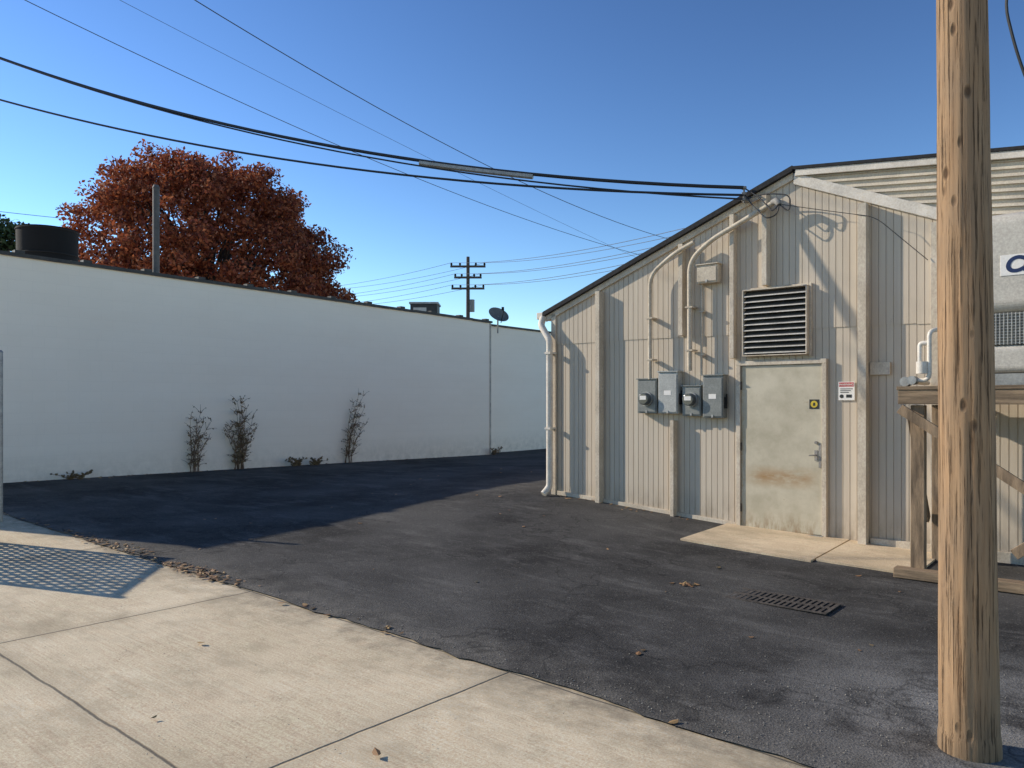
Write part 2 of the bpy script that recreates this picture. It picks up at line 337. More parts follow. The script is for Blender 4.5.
roof=b.build('roof',m_roof,shed)
b=B(); slab(b,-.10,zr(-.10)-.054,3.56,zr(3.56)-.054,.085,-.045,-.012); b.build('rake_fascia',m_trim,roof,bevel=.004)
b=B(); slab(b,3.572,gR(3.572)+.05,7.2,gR(7.2)+.05,.13,-.056,-.012); b.build('rake_fascia',m_fascia,roof,bevel=.004)
zl=lambda s: zr(3.57)-.106*(s-3.57)
b=B(); slab(b,3.60,zl(3.6)-.037,8.6,zl(8.6)-.037,.075,-.085,-.06); b.build('metal_edge_trim',m_fascia,roof,bevel=.004)
b=B(); 
for k in range(22):
    o=.10+k*.075
    s0=3.62+max(0,(o-.12))/(.43-.106); 
    if s0>8.4: break
    z0=zl(s0)-o; z1=zl(8.5)-o
    b.hexa([(s0,-.045,z0-.03),(8.5,-.045,z1-.03),(8.5,0,z1-.03),(s0,0,z0-.03),(s0,-.03,z0),(8.5,-.03,z1),(8.5,0,z1),(s0,0,z0)])
    b.hexa([(s0,-.012,z0-.074),(8.5,-.012,z1-.074),(8.5,.02,z1-.074),(s0,.02,z0-.074),(s0,-.018,z0-.031),(8.5,-.018,z1-.031),(8.5,.02,z1-.031),(s0,.02,z0-.031)])
b.build('ribbed_gable_infill',m_metal,shed)
for (x0,x1,z0,z1,y) in ((0,.08,.15,2.90,-.045),(.83,.90,.12,zr(.83)-.15,-.13),(1.99,2.04,.05,1.36,-.12),(2.10,2.16,SEAM+.02,zr(2.10)-.15,-.11),(2.80,2.855,2.14,zr(2.8)-.15,-.11),(3.22,3.28,3.0,zr(3.22)-.15,-.14),
        (4.31,4.40,.02,gR(4.41)-.09,-.14),(4.412,4.62,1.90,2.04,-.045),(5.02,5.10,.0,gR(5.1)-.09,-.06),(6.5,6.6,.0,gR(6.6)-.09,-.06)):
    b=B(); b.box(x0,x1,y,YU-.001,z0,z1); b.build('trim_board',m_trim,shed,bevel=.003)  # battens deepened and some added to cast shadow bands on the siding
b=B()
b.hexa([(.09,-.035,.10),(2.86,-.035,-.06),(2.86,-.001,-.06),(.09,-.001,.10),(.09,-.035,.30),(2.86,-.035,.105),(2.86,-.001,.105),(.09,-.001,.30)]); b.build('skirt_board',m_trim,shed,bevel=.003)
b=B(); b.box(4.412,7.1,-.035,-.001,-.1,.09); b.build('skirt_board',m_trim,shed,bevel=.003)
# door
b=B(); zb=.045
b.box(2.922,3.893,-.035,-.003,zb+.015,2.04)
door=b.build('door',m_door,shed,bevel=.004); door['label']='dull beige rust-stained metal door'
b=B(); b.box(2.865,2.918,-.06,-.001,zb-.1,2.045); b.box(3.897,3.949,-.06,-.001,zb-.1,2.045); b.box(2.865,3.949,-.06,-.001,2.046,2.10)
b.build('door_frame',m_trim,door,bevel=.004)
b=B(); b.box(2.90,3.91,-.10,0,zb-.06,zb+.01); b.build('threshold',m_galv,door)
b=B(); b.box(3.81,3.845,-.045,-.036,.92,1.04); b.tube(arc([(3.828,-.04,.985),(3.828,-.075,.985),(3.76,-.08,.98)],.02),.008,8)
b.build('handle',m_dull,door)
b=B(); b.cyl((3.828,-.034,1.13),(3.828,-.055,1.13),.018); b.build('deadbolt',m_dull,door)
b=B(); b.box(3.858,3.888,-.043,-.036,.84,1.12); b.build('latch_guard',m_dull,door)
for zz in (.3,1.05,1.8):
    b=B(); b.cyl((2.922,-.047,zz-.05),(2.922,-.047,zz+.05),.011); b.build('hinge',m_rust,door)
b=B(); b.box(3.75,3.86,-.039,-.0355,1.52,1.63,0); 
b.add([(3.805+.04*math.cos(a),-.0405,1.575+.04*math.sin(a)) for a in np.linspace(0,2*math.pi,20,endpoint=False)],[tuple(range(20))],1)
b.add([(3.793,-.042,1.556),(3.817,-.042,1.556),(3.817,-.042,1.585),(3.805,-.042,1.597),(3.793,-.042,1.585)],[(0,1,2,3,4)],0)
b.build('sticker',[m_ink,m_yel],door)
# louver vent
b=B(); L0,L1,LZ0,LZ1=2.965,3.745,2.17,2.95
for k in range(11):
    z=LZ0+.02+k*(LZ1-LZ0-.02)/11
    b.hexa([(L0+.014,-.10,z),(L1-.014,-.10,z),(L1-.014,-.02,z+.06),(L0+.014,-.02,z+.06),(L0+.014,-.10,z+.004),(L1-.014,-.10,z+.004),(L1-.014,-.02,z+.064),(L0+.014,-.02,z+.064)])
    b.hexa([(L0+.014,-.108,z-.005),(L1-.014,-.108,z-.005),(L1-.014,-.1005,z-.005),(L0+.014,-.1005,z-.005),(L0+.014,-.104,z+.009),(L1-.014,-.104,z+.009),(L1-.014,-.1005,z+.009),(L0+.014,-.1005,z+.009)],1)
vent=b.build('louver_vent',[m_louver,m_sunlit_lip],shed); vent['label']='dark metal louvered vent above door'
b=B(); b.box(L0,L0+.014,-.112,-.012,LZ0,LZ1); b.box(L1-.014,L1,-.112,-.012,LZ0,LZ1); b.box(L0,L1,-.113,-.012,LZ0-.014,LZ0-.002); b.box(L0,L1,-.113,-.012,LZ1+.002,LZ1+.014)
b.box(L1+.002,L1+.03,-.04,-.012,LZ0-.03,LZ1+.04); b.box(L0-.02,L1+.0,-.04,-.012,LZ1+.016,LZ1+.04)
b.build('frame',m_trim,vent,bevel=.003)
b=B(); b.box(L0+.014,L1-.014,-.015,-.0105,LZ0,LZ1); b.build('duct_shade_panel',m_dark,vent)  # near-black panel paints the shade behind the blades; no opening is cut
# downspout and gutter
b=B()
pth=arc([(-.14,-.05,2.86),(-.14,-.11,2.74),(.05,-.15,2.50),(.05,-.15,.52),(.055,-.16,.36),(.02,-.26,.26)],.05)
b.tube(pth,.05,8)
for z in (2.3,1.2): b.box(0,.10,-.205,-.046,z,z+.03)
b.build('downspout',m_fascia,shed)
b=B(); b.box(-.24,-.125,-.09,10.1,2.83,2.93); b.build('gutter',m_fascia,shed,bevel=.01)

# door pads
for nm,(s0,s1) in (('door_pad',(2.74,4.18)),('door_pad',(4.20,5.12))):
    b=B(); xs=np.linspace(s0,s1,6); ys=np.linspace(-1.28,.02,6); top=[];
    if s0>4: ys=np.linspace(-1.18,.02,6)
    for y in ys:
        for x in xs:
            w=MS@Vector((x,y,0)); top.append((x,y,H(w.x,w.y)+.03))
    fs=[(j*6+i,j*6+i+1,j*6+i+7,j*6+i+6) for j in range(5) for i in range(5)]
    b.add(top,fs)
    ring=[i for i in range(6)]+[j*6+5 for j in range(1,6)]+[30+i for i in range(4,-1,-1)]+[j*6 for j in range(4,0,-1)]
    R=[top[i] for i in ring]; nR=len(R)
    b.add(R+[(x,y,z-.1) for x,y,z in R],[(i+nR,(i+1)%nR+nR,(i+1)%nR,i) for i in range(nR)])
    b.build(nm,m_pad,M=MS,kind='structure')

# ------------------------------------------------------------ meters, boxes, conduits
def ebox(name,label,s0,s1,z0,z1,dep,mat,glass=None,handle=False,cat='electrical box',group='electrical boxes on the shed wall'):
    b=B(); b.box(s0+.008,s1-.008,-dep,-.012,z0,z1)
    o=b.build(name,mat,M=MS,bevel=.008,label=label,cat=cat,group=group)
    b=B(); b.box(s0+.02,s1-.02,-dep-.012,-dep-.001,z0+.02,z1-.03 if not glass else z1-.02); b.build('cover',mat,o,bevel=.004)
    b=B(); b.box(s0,s1,-dep-.02,-.01,z1+.001,z1+.014); b.build('rain_lip',mat,o)
    if glass:
        x,z,r=glass
        b=B(); b.cyl((x,-dep-.013,z),(x,-dep-.035,z),r+.012,nseg=28); b.build('meter_ring',m_galv,o)
        b=B(); b.cyl((x,-dep-.036,z),(x,-dep-.11,z),r,r*.9,nseg=28); b.build('meter_glass',m_glass,o,bevel=.01)
        b=B(); b.box(x-r*.55,x+r*.55,-dep-.113,-dep-.111,z-.01,z+r*.5); b.build('meter_dial',m_white,o)
    if handle:
        b=B(); b.box(s1-.004,s1+.010,-dep*.8,-dep*.3,z0+.12,z0+.26); b.box(s1+.0105,s1+.02,-dep*.7,-dep*.45,z0+.18,z0+.30,0); b.build('switch_lever',m_dark,o)
        b=B(); b.box((s0+s1)/2-.05,(s0+s1)/2+.05,-dep-.0145,-dep-.0125,z0+.24,z0+.3); b.build('data_plate',m_white,o)
    b=B(); b.box((s0+s1)/2-.012,(s0+s1)/2+.012,-dep-.02,-dep-.013,z0+.006,z0+.04); b.build('hasp',m_galv,o)
    return o
ebox('electric_meter','grey electric meter with round glass on shed wall',1.50,1.81,1.45,1.90,.13,m_grey,(1.655,1.64,.085),cat='electric meter')
ebox('switch_box','pale grey electrical switch box on shed wall',1.825,2.125,1.45,1.99,.15,m_lgrey,handle=True)
ebox('electric_meter','small grey electric meter hanging lower on shed wall',2.15,2.43,1.42,1.80,.11,m_grey,(2.29,1.63,.085),cat='electric meter')
ebox('switch_box','grey disconnect box beside the door frame',2.445,2.735,1.40,1.93,.13,m_grey,handle=True)
ebox('junction_box','cream painted junction box high on shed wall',2.36,2.66,3.10,3.33,.13,m_conduit)
def conduit(label,pts,r,head=False):
    b=B(); P=arc(pts,.16,8); b.tube(P,r,12); o=b.build('conduit',m_conduit,M=MS,label=label,cat='conduit',group='conduits on the shed wall')
    x,y,z=pts[0]
    for zz in (z+.25,z+.8):
        b=B(); b.box(x-r-.02,x+r+.02,y-r-.004,-.019,zz,zz+.02); b.build('strap',m_conduit,o)
    if head:
        x,y,z=P[-1]; b=B(); b.tube([(x-.02,y,z),(x+.03,y-.015,z+.010),(x+.07,y-.035,z-.02),(x+.08,y-.04,z-.045)],[r*1.1,r*1.35,r*1.2,r*.9],12); b.build('weatherhead',m_dull,o)
conduit('cream conduit rising from meters and bending under the roof edge',[(1.70,-.13,1.9),(1.70,-.13,3.28),(2.06,-.15,3.52),(2.34,-.15,3.63)],.028)
conduit('cream conduit running up the gable to a weatherhead',[(2.28,-.14,2.0),(2.28,-.14,3.40),(2.56,-.15,3.62),(3.38,-.17,3.96)],.031,True)
conduit('thin cream conduit from switch box to junction box',[(2.41,-.07,1.94),(2.41,-.07,3.10)],.015)
b=B(); b.box(2.98,3.04,-.16,-.05,4.04,4.08); b.cyl((3.01,-.16,4.02),(3.01,-.16,4.22),.012); 
for z in (4.06,4.13,4.2): b.cyl((3.01,-.16,z-.015),(3.01,-.16,z+.015),.03)
b.build('insulator_bracket',m_dull,M=MS,label='steel insulator bracket at the shed roof edge',cat='insulator')
HP=(3.46,-.21,3.92)
def cable_obj(label,pts,r=.008,M=MS,mat=m_cable,group='service cables at the gable'):
    P=arc(pts,.12,6); b=B(); b.tube(P,r,6); return b.build('service_cable',mat,M=M,label=label,cat='cable',group=group)
cable_obj('black cable looping from insulator to weatherhead',[(3.01,-.16,4.2),(3.22,-.18,4.04),(3.38,-.22,3.84),HP])
cable_obj('black cable drooping from insulator to weatherhead',[(3.01,-.16,4.13),(3.14,-.20,3.95),(3.32,-.24,3.76),(3.44,-.22,3.80),HP],.008)
cable_obj('black cable drooping over the gable peak',[(3.01,-.16,4.06),(3.3,-.19,4.08),(3.60,-.22,4.0),(3.58,-.21,3.80),HP],.008)
cable_obj('thin black cable slanting down the gable siding',[HP,(3.9,-.12,3.80),(4.5,-.16,3.62),(5.0,-.08,3.10)],.004)

# warning sign
b=B(); b.box(4.07,4.245,-.018,-.010,1.62,1.83)
sg=b.build('warning_sign',m_white,M=MS,label='small white warning sign with red header beside door',cat='sign')
b=B(); b.box(4.078,4.237,-.0200,-.0185,1.775,1.822); b.build('header',m_red,sg)
text_mesh('lettering','WARNING',.033,facing(4.157,-.0215,1.787),m_white,sg,align='CENTER',ext=.0005)
b=B()
for k in range(3): b.box(4.09,4.225-.02*k,-.020,-.0185,1.745-.02*k,1.753-.02*k)
b.add([(4.105+.022*math.cos(a),-.020,1.665+.022*math.sin(a)) for a in np.linspace(0,6.283,16,endpoint=False)],[tuple(range(16))]); b.box(4.155,4.215,-.020,-.0185,1.65,1.685)
b.build('pictogram',m_ink,sg)

# ------------------------------------------------------------ air conditioner on timber stand
pf=empty('timber_stand',MS,'weathered timber stand carrying the air conditioner beside shed','platform')
Y0,Y1=-1.32,-.22; X0,X1=5.02,7.6
def leg(x,y):
    w=MS@Vector((x,y,0)); h=H(w.x,w.y); b=B(); b.box(x-.06,x+.06,y-.045,y+.045,h-.02,1.57); b.build('leg',m_wood,pf,bevel=.006)
for x in (X0+.13,X0+1.35,X1-.1):
    for y in (Y0+.1,Y1-.1): leg(x,y)
for q in ((X0-.02,X1,Y0-.02,Y0+.025,1.58,1.71),(X0-.02,X1,Y1-.025,Y1+.02,1.58,1.71),(X0,X0+.045,Y0+.026,Y1-.026,1.59,1.70),(X1-.05,X1-.005,Y0+.026,Y1-.026,1.59,1.70)):
    b=B(); b.box(*q); b.build('beam',m_woodh,pf,bevel=.005)
b=B()
for k in range(9): b.box(X0-.03,X1+.03,Y0-.03+k*.128,Y0+.085+k*.128,1.712,1.745)
b.build('deck',m_woodh,pf,bevel=.004)
b=B(); b.box(X0-.05,X1,Y0-.06,Y0+.08,-.03,.06); b.build('bottom_rail',m_woodh,pf,bevel=.006)
for p0,p1 in (((X0+.0,Y0-.03,1.54),(X0+1.9,Y0-.03,.22)),((X0+.9,Y0-.07,.30),(X0+2.4,Y0-.07,1.5)),((X0+.04,Y0+.16,1.5),(X0+.04,Y1-.16,.4))):
    b=B(); b.beam(p0,p1,.035,.09); b.build('brace',m_wood,pf,bevel=.003)
UX0,UX1,UY0,UY1=5.36,7.45,-1.24,-.3
un=empty('packaged_air_conditioner',MS,'large pale grey packaged air conditioner on timber stand','air conditioner')
b=B(); b.box(UX0+.03,UX1-.03,UY0+.03,UY1-.03,1.747,1.85); b.build('base_rail',m_galv,un,bevel=.004)
b=B(); b.box(5.62,UX1,UY0,UY1,2.38,3.26); b.build('casing',m_hvac,un,bevel=.11,seg=8)
b=B(); b.box(UX0,5.60,UY0+.12,UY1-.02,2.38,3.02); b.build('side_housing',m_hvac,un,bevel=.06,seg=5)
b=B(); b.box(UX0,UX1,UY0,UY1,1.852,2.10); b.build('lower_panel',m_hvac,un,bevel=.06,seg=6)
b=B(); b.box(UX0+.02,UX1-.02,UY0+.02,UY1-.02,2.101,2.379,0)
for k in range(70):
    x=UX0+.02+k*.0295; b.box(x,x+.006,UY0+.004,UY0+.012,2.10,2.38,1)
for k in range(11):
    z=2.110+k*.0255; b.box(UX0+.01,UX1-.01,UY0+.0125,UY0+.018,z,z+.006,1); b.box(UX0+.003,UX0+.018,UY0+.02,UY1-.02,z,z+.006,1)
b.build('coil_grille',[m_coil,m_silver],un)
b=B(); b.box(6.6,6.604,UY0-.003,UY0+.001,2.56,3.08); b.build('panel_seam',m_dark,un)
b=B(); b.box(5.80,6.50,UY0-.006,UY0-.001,2.70,2.88); b.build('name_plate',m_white,un,bevel=.002)
text_mesh('lettering','Carrier',.19,facing(5.83,UY0-.0075,2.73),m_blue,un,shear=.2,ext=.001,bold=.04)
gp=empty('gas_pipe',MS,'white painted gas piping with valve beside the unit','pipe')
b=B(); b.tube(arc([(5.02,-1.1,1.79),(5.12,-1.3,1.80),(5.26,-1.32,1.80),(5.26,-1.32,2.25),(5.34,-1.2,2.27)],.06),.02,10); b.tube([(5.0,-1.1,1.80),(5.0,-.1,1.80)],.024,10); b.tube(arc([(5.18,-1.31,1.96),(5.18,-1.31,2.14),(5.27,-1.31,2.14)],.03),.022,10); b.build('pipe_run',m_pvc,gp)
b=B(); b.cyl((5.05,-1.18,1.79),(5.05,-1.3,1.79),.045); b.cyl((5.12,-1.36,1.80),(5.12,-1.24,1.80),.04); b.build('valve',m_galv,gp)
b=B(); b.cyl((5.2,-1.32,1.86),(5.2,-1.32,1.97),.05,nseg=20); b.build('regulator',m_pvc,gp)

# ------------------------------------------------------------ near utility pole
b=B(); seg=64; rings=220; px,py=2.15,3.62; hz=H(px,py); vs=[]
for j in range(rings+1):
    z=-.3+j*(9.3)/rings; r=.125-.0062*z
    if z<.1: r+=.005
    for k in range(seg):
        th=2*math.pi*k/seg
        d=.005*mnoise.noise(Vector((math.cos(th)*3,math.sin(th)*3,z*.9)))+.005*mnoise.noise(Vector((math.cos(th)*11,math.sin(th)*11,z*1.2)))
        vs.append((r*math.cos(th)+d*math.cos(th)-.010*z,r*math.sin(th)+d*math.sin(th),z+hz))
b.add(vs,[(j*seg+k,j*seg+(k+1)%seg,(j+1)*seg+(k+1)%seg,(j+1)*seg+k) for j in range(rings) for k in range(seg)],0,True)
b.add(vs[-seg:],[tuple(range(seg))])
b.build('utility_pole',m_pole,M=Matrix.Translation((px,py,0)),label='brown weathered wooden utility pole standing in asphalt by pavement',cat='utility pole')
cable_obj('black cable curving down beside the utility pole',[(2.60,3.9,3.95),(2.55,4.0,3.7),(2.62,4.0,3.42),(2.70,4.0,3.20),(3.1,4.0,2.3)],.008,M=Matrix.Identity(4),group='overhead cables')

# ------------------------------------------------------------ white building
wb=empty('white_block_building',MW,'long low white painted concrete block building','building')
TL=13.25; TS=-3.5
zt=lambda x: 4.25-.0145*x
b=B()
b.hexa([(TS,0,-.3),(TL,0,-.3),(TL,9,-.3),(TS,9,-.3),(TS,0,zt(TS)),(TL,0,zt(TL)),(TL,9,zt(TL)),(TS,9,zt(TS))])
b.build('wall',m_wall,wb)
b=B(); x=TS-.05
while x<TL:
    x2=min(x+2.4+random.uniform(-.3,.3),TL+.04); h=random.uniform(.0,.012)
    b.hexa([(x,-.05,zt(x)+h-.03),(x2-.006,-.05,zt(x2)+h-.03),(x2-.006,.28,zt(x2)+h+.0),(x,.28,zt(x)+h+.0),(x,-.05,zt(x)+h+.035),(x2-.006,-.05,zt(x2)+h+.035),(x2-.006,.28,zt(x2)+h+.06),(x,.28,zt(x)+h+.06)]); x=x2
for x in np.arange(-2,TL,1.15): b.box(x,x+.16,-.056,.1,zt(x)+.03,zt(x)+.085)
b.build('coping',m_cop,wb)
b=B(); b.box(TL-.05,TL-.001,-.02,-.001,-.2,zt(TL)-.04); b.build('corner_strip',simple('grey_sealant_joint',(.54,.48,.40),.8),wb)
wb2=empty('white_block_building',MW,'brighter white block building section set slightly back','building')
b=B(); b.hexa([(TL+.03,.6,-.3),(TL+22,.6,-.3),(TL+22,9,-.3),(TL+.03,9,-.3),(TL+.03,.6,4.06),(TL+22,.6,3.95),(TL+22,9,3.95),(TL+.03,9,4.06)]); b.build('wall',m_wall2,wb2)
b=B(); b.hexa([(TL+.03,.55,4.04),(TL+22,.55,3.93),(TL+22,.85,3.95),(TL+.03,.85,4.06),(TL+.03,.55,4.10),(TL+22,.55,3.99),(TL+22,.85,4.01),(TL+.03,.85,4.12)]); b.build('coping',m_cop,wb2)

T=Matrix.Translation
b=B(); b.cyl((0,0,0),(0,0,1.17),.58,.60,nseg=40); 
vt=b.build('rooftop_tank',m_black,M=T((-10.25,17.0,4.22)),label='black cylindrical tank standing on the white building roof',cat='tank')
for z in (.04,.6,1.13):
    b=B(); b.tube([(.605*math.cos(a),.605*math.sin(a),z) for a in np.linspace(0,2*math.pi,41)],.016,6,cap=False); b.build('hoop',m_dark,vt)
b=B(); b.cyl((-.4,0,1.165),(-.4,0,1.25),.08); b.build('lid_fitting',m_dark,vt)
b=B(); b.cyl((0,0,0),(0,0,1.95),.068,nseg=14); b.cyl((0,0,1.951),(0,0,2.02),.08,.05,nseg=14); b.box(-.15,.15,-.15,.15,-.04,.0)
b.build('vent_pipe',simple('weathered_vent_steel',(.13,.12,.11),.7,.2),M=T((-7.58,16.4,4.2)),label='tall grey steel vent pipe on the white building roof',cat='pipe')
b=B(); b.box(-.52,.52,-.5,.5,.15,1.26); hv=b.build('rooftop_unit',m_hvac2,M=T((-3.38,30,4.1)),bevel=.02,label='dark grey rooftop ventilation unit behind the wall coping',cat='air conditioner')
b=B(); b.box(-.56,.56,-.55,.55,1.261,1.33); b.build('lid',m_galv,hv); b=B(); b.box(-.40,.1,-.51,-.501,.75,1.12); b.build('grille',m_hvac,hv); b=B(); b.box(-.5,.5,-.45,.45,0,.149); b.build('kerb_frame',m_dark,hv)
dm=T((-.45,24.3,3.88)); di=empty('satellite_dish',dm,'grey satellite dish on mast at wall top','satellite dish')
ax=Vector((.35,-.55,.55)).normalized(); u_=ax.cross(Vector((0,0,1))).normalized(); v_=u_.cross(ax); cc=Vector((0,-.05,.42)); vs=[cc];fs=[]
for j in range(1,7):
    r=.35*j/6
    for k in range(24):
        a=2*math.pi*k/24; vs.append(cc+u_*r*math.cos(a)+v_*r*.9*math.sin(a)+ax*(r*r*.7))
for k in range(24): fs.append((0,1+k,1+(k+1)%24))
for j in range(5):
    for k in range(24): fs.append((1+j*24+k,1+(j+1)*24+k,1+(j+1)*24+(k+1)%24,1+j*24+(k+1)%24))
b=B(); b.add(vs,fs,0,True); b.build('reflector',simple('dark_dish_paint',(.16,.155,.145),.6),di)
b=B(); b.tube([(0,.1,-.1),(0,.1,.3),cc],.025,8); b.build('mast',m_galv,di); b=B(); b.tube([cc-v_*.3,cc+ax*.4-v_*.1],.012,6); b.box(cc.x+ax.x*.4-.04,cc.x+ax.x*.4+.04,cc.y+ax.y*.4-.04,cc.y+ax.y*.4+.04,cc.z+ax.z*.4-.1,cc.z+ax.z*.4); b.build('feed_arm',m_dark,di)

# ------------------------------------------------------------ distant utility pole
DP=Vector((-4.0,70,0)); dp=empty('utility_pole',T(DP),'distant wooden utility pole with crossarms and insulators','utility pole')
b=B(); b.tube([(0,0,0),(0,0,14.8)],[.22,.15],10); b.build('shaft',m_dpole,dp)
arms=((13.9,1.6),(12.9,1.25),(11.9,1.5))
for z,w in arms:
    b=B(); b.box(-w,w,-.2,-.05,z-.09,z+.09); a_=b.build('crossarm',m_dpole,dp)
    for x in (-w+.1,-w*.45,w*.45,w-.1):
        b=B(); b.tube([(x,-.12,z+.091),(x,-.12,z+.18),(x,-.12,z+.34)],[.05,.11,.07],8); b.build('insulator',m_dark,a_)
b=B(); b.cyl((.35,0,9.8),(.35,0,10.9),.25,nseg=12); b.build('transformer',m_grey,dp)

# ------------------------------------------------------------ overhead cables
def wire(label,P1,P2,sag,r,t0=0,t1=1,mat=m_thin,nm='power_line',grp='overhead cables'):
    P1=Vector(P1);P2=Vector(P2);pts=[]
    for i in range(41):
        t=t0+(t1-t0)*i/40; p=P1.lerp(P2,t); p.z-=4*sag*t*(1-t); pts.append(p)
    b=B(); b.tube(pts,r,6); return b.build(nm,mat,label=label,cat='cable',group=grp)
EA=MS@Vector((3.01,-.18,4.2)); EB=MS@Vector((3.01,-.18,4.11)); EC=MS@Vector((3.01,-.18,4.06))
A1=Vector((-7.98,12,6.96))
wire('thick black service cable running to the shed gable',A1,EA,.42,.022,-.6,1,m_cable)
wire('black service cable hanging just below another',A1+Vector((0,0,-.01)),EC,.40,.011,-.6,1,m_cable)
wire('lower black cable sagging toward the shed gable',(-7.98,12,6.31),EB,.33,.015,-.6,1,m_cable)
o=wire('grey cable splice sleeve on the service cable',A1,EA,.42,.036,.625,.765,m_galv,'cable_splice'); o['category']='cable splice'; o.data.transform(T((0,0,-.03)))
wire('thin overhead wire crossing the sky',(-9.49,15,9.43),(4.99,30,7.33),.45,.009,-.6,1.5)
wire('thin overhead wire crossing the sky',(-7.64,15,9.43),(4.2,30,7.52),.1,.005,-.6,1.5)
wire('thin overhead wire crossing the sky',(-6.18,15,9.43),(5.96,30,7.99),.5,.011,-.6,1.5)
for z,w in arms:
    for x in ((-w+.1),(w-.1)):
        wire('distant power line behind the shed roof',DP+Vector((x,-.12,z+.34)),(10+x,38,9.3+.55*(z-11.9)+.15*x),.5,.016,0,1,m_thin,grp='distant power lines')
        wire('distant power line running behind the oak tree',DP+Vector((x,-.12,z+.34)),(-26+x,84,13.6+(z-13.9)*.9),.6,.016,0,1,m_thin,grp='distant power lines')
wire('thin cable behind the oak tree',(-24,28,9.2),(-15,50,12.6),.3,.012,0,1); wire('thin cable behind the oak tree',(-24,28,8.85),(-15,50,12.0),.3,.012,0,1)

# ------------------------------------------------------------ trees
def tree(name,label,loc,prof,leafmat,nclump,perclump,leaf,clr,trunk_h,grp=None,nz=.09):
    e=empty(name,T(loc),label,'tree',grp)
    zs=[p[0] for p in prof]; 
    def pr(z): return np.interp(z,zs,[p[1] for p in prof]),np.interp(z,zs,[p[2] for p in prof])
    cl=[]
    while len(cl)<nclump:
        z=random.uniform(zs[0],zs[-1]); cx,r=pr(z); a=random.uniform(0,2*math.pi)
        if random.random()>(r/6.0)+.25: continue
        rr=r*math.sqrt(random.random()); rr=rr if random.random()<.45 else r*random.uniform(.75,1.0)
        rn=1+nz*2*mnoise.noise(Vector((math.cos(a)*1.7,math.sin(a)*1.7,z*.6)))
        p=Vector((cx+rr*rn*math.cos(a),rr*rn*math.sin(a),z+random.uniform(-.3,.3)))
        cl.append((p,clr*random.uniform(.5,1.2)))
    V=[]
    for p,cr in cl:
        m_=int(perclump*(cr/clr)**1.5)
        d=rng.normal(size=(m_,3)); d/=np.linalg.norm(d,axis=1)[:,None]; q=np.array(p)+d*(rng.random((m_,1))**.5)*cr*np.array([1,1,.75])
        a=rng.normal(size=(m_,3)); a/=np.linalg.norm(a,axis=1)[:,None]; b_=np.cross(a,rng.normal(size=(m_,3))); b_/=np.linalg.norm(b_,axis=1)[:,None]
        s=leaf*rng.uniform(.6,1.3,(m_,1))
        quad=np.stack([q-a*s,q+b_*s*.55,q+a*s,q-b_*s*.55],1).reshape(-1,3); V.append(quad)
    V=np.concatenate(V); nq=len(V)//4
    me=bpy.data.meshes.new('crown'); me.vertices.add(len(V)); me.vertices.foreach_set('co',V.ravel()); me.loops.add(nq*4); me.loops.foreach_set('vertex_index',np.arange(nq*4)); me.polygons.add(nq)
    me.polygons.foreach_set('loop_start',np.arange(nq)*4); me.materials.append(leafmat); me.update(); me.validate()
    o=bpy.data.objects.new('crown',me); COL.objects.link(o); o.parent=e
    b=B(); top=zs[-1]*.9; b.tube([(0,0,-.1),(.1,0,trunk_h),(.0,.1,top*.7),(prof[-1][1],.0,top)],[.42,.34,.18,.04],10)
    for p,cr in random.sample(cl,min(110,len(cl))):
        st=Vector((0,0,random.uniform(trunk_h*.7,max(trunk_h,p.z*.75)))); md=st.lerp(p,.5)+Vector((0,0,.4))
        b.tube([st,md,p],[.11,.06,.018],5)
    b.build('trunk',m_bark,e); return e
prof=[(3.2,.3,3.0),(4.6,.5,5.4),(6.2,.55,6.1),(7.4,.25,6.0),(8.6,-.05,5.75),(10.0,-.1,5.0),(11.1,-.1,4.2),(11.9,-.1,3.3),(12.4,-.2,2.0)]
tree('oak_tree','broad rust-brown autumn oak behind the white building',(-14.0,35.5,0),prof,m_tree,620,240,.095,.82,3.2,nz=.06)
tree('green_tree','green leafy tree behind the tank',(-29.2,42,0),[(4,0,2),(7,0,3),(10,0,2.6),(12,0,1)],m_green,90,150,.16,.9,3)

# ------------------------------------------------------------ weeds against wall
def weed(label,t,out,h,lean,nst,leafy,spread=.25):
    base=MW@Vector((t,-out,0)); z0=H(base.x,base.y); e=empty('dry_weed',MW@T((t,-out,z0)),label,'plant','weeds at the foot of the white wall')
    b=B(); lb=B()
    for i in range(nst):
        x=random.uniform(-spread*.4,spread*.4); hh=h*random.uniform(.45,1); pts=[]
        dx=random.uniform(-spread,spread)+lean
        for k in range(7):
            q=k/6; pts.append((x+dx*q*q+random.uniform(-.02,.02),random.uniform(-.03,.05)-.05*q,hh*q))
        b.tube(pts,[.009*(1-.7*k/6) for k in range(7)],5)
        for k in range(1,7):
            for _ in range(3):
                p=Vector(pts[k]); e2=p+Vector((random.uniform(-.2,.2),random.uniform(-.1,.03),random.uniform(.02,.2)))*min(1,h)
                b.tube([p,(p+e2)/2+Vector((0,0,.02)),e2],[.005,.0035,.002],4)
                for _ in range(leafy):
                    c=p.lerp(e2,random.random()); a=Vector([random.gauss(0,1) for _ in range(3)]).normalized()*.024; bb=a.cross(Vector([random.gauss(0,1) for _ in range(3)])).normalized()*.014
                    lb.add([c-a,c+bb,c+a,c-bb],[(0,1,2,3)])
    b.build('stem',m_twig,e)
    if lb.v: lb.build('foliage',m_weed,e)
weed('thin upright dry weed against the white wall',3.62,.12,1.40,.12,9,2)
weed('bushy dry weed against the white wall',4.68,.12,1.55,.05,16,4,.30)
weed('leaning dry vine climbing the white wall',7.7,.10,1.75,.35,10,2,.25)
weed('low scrubby weed at the wall foot',6.1,.2,.22,.0,10,4,.3)
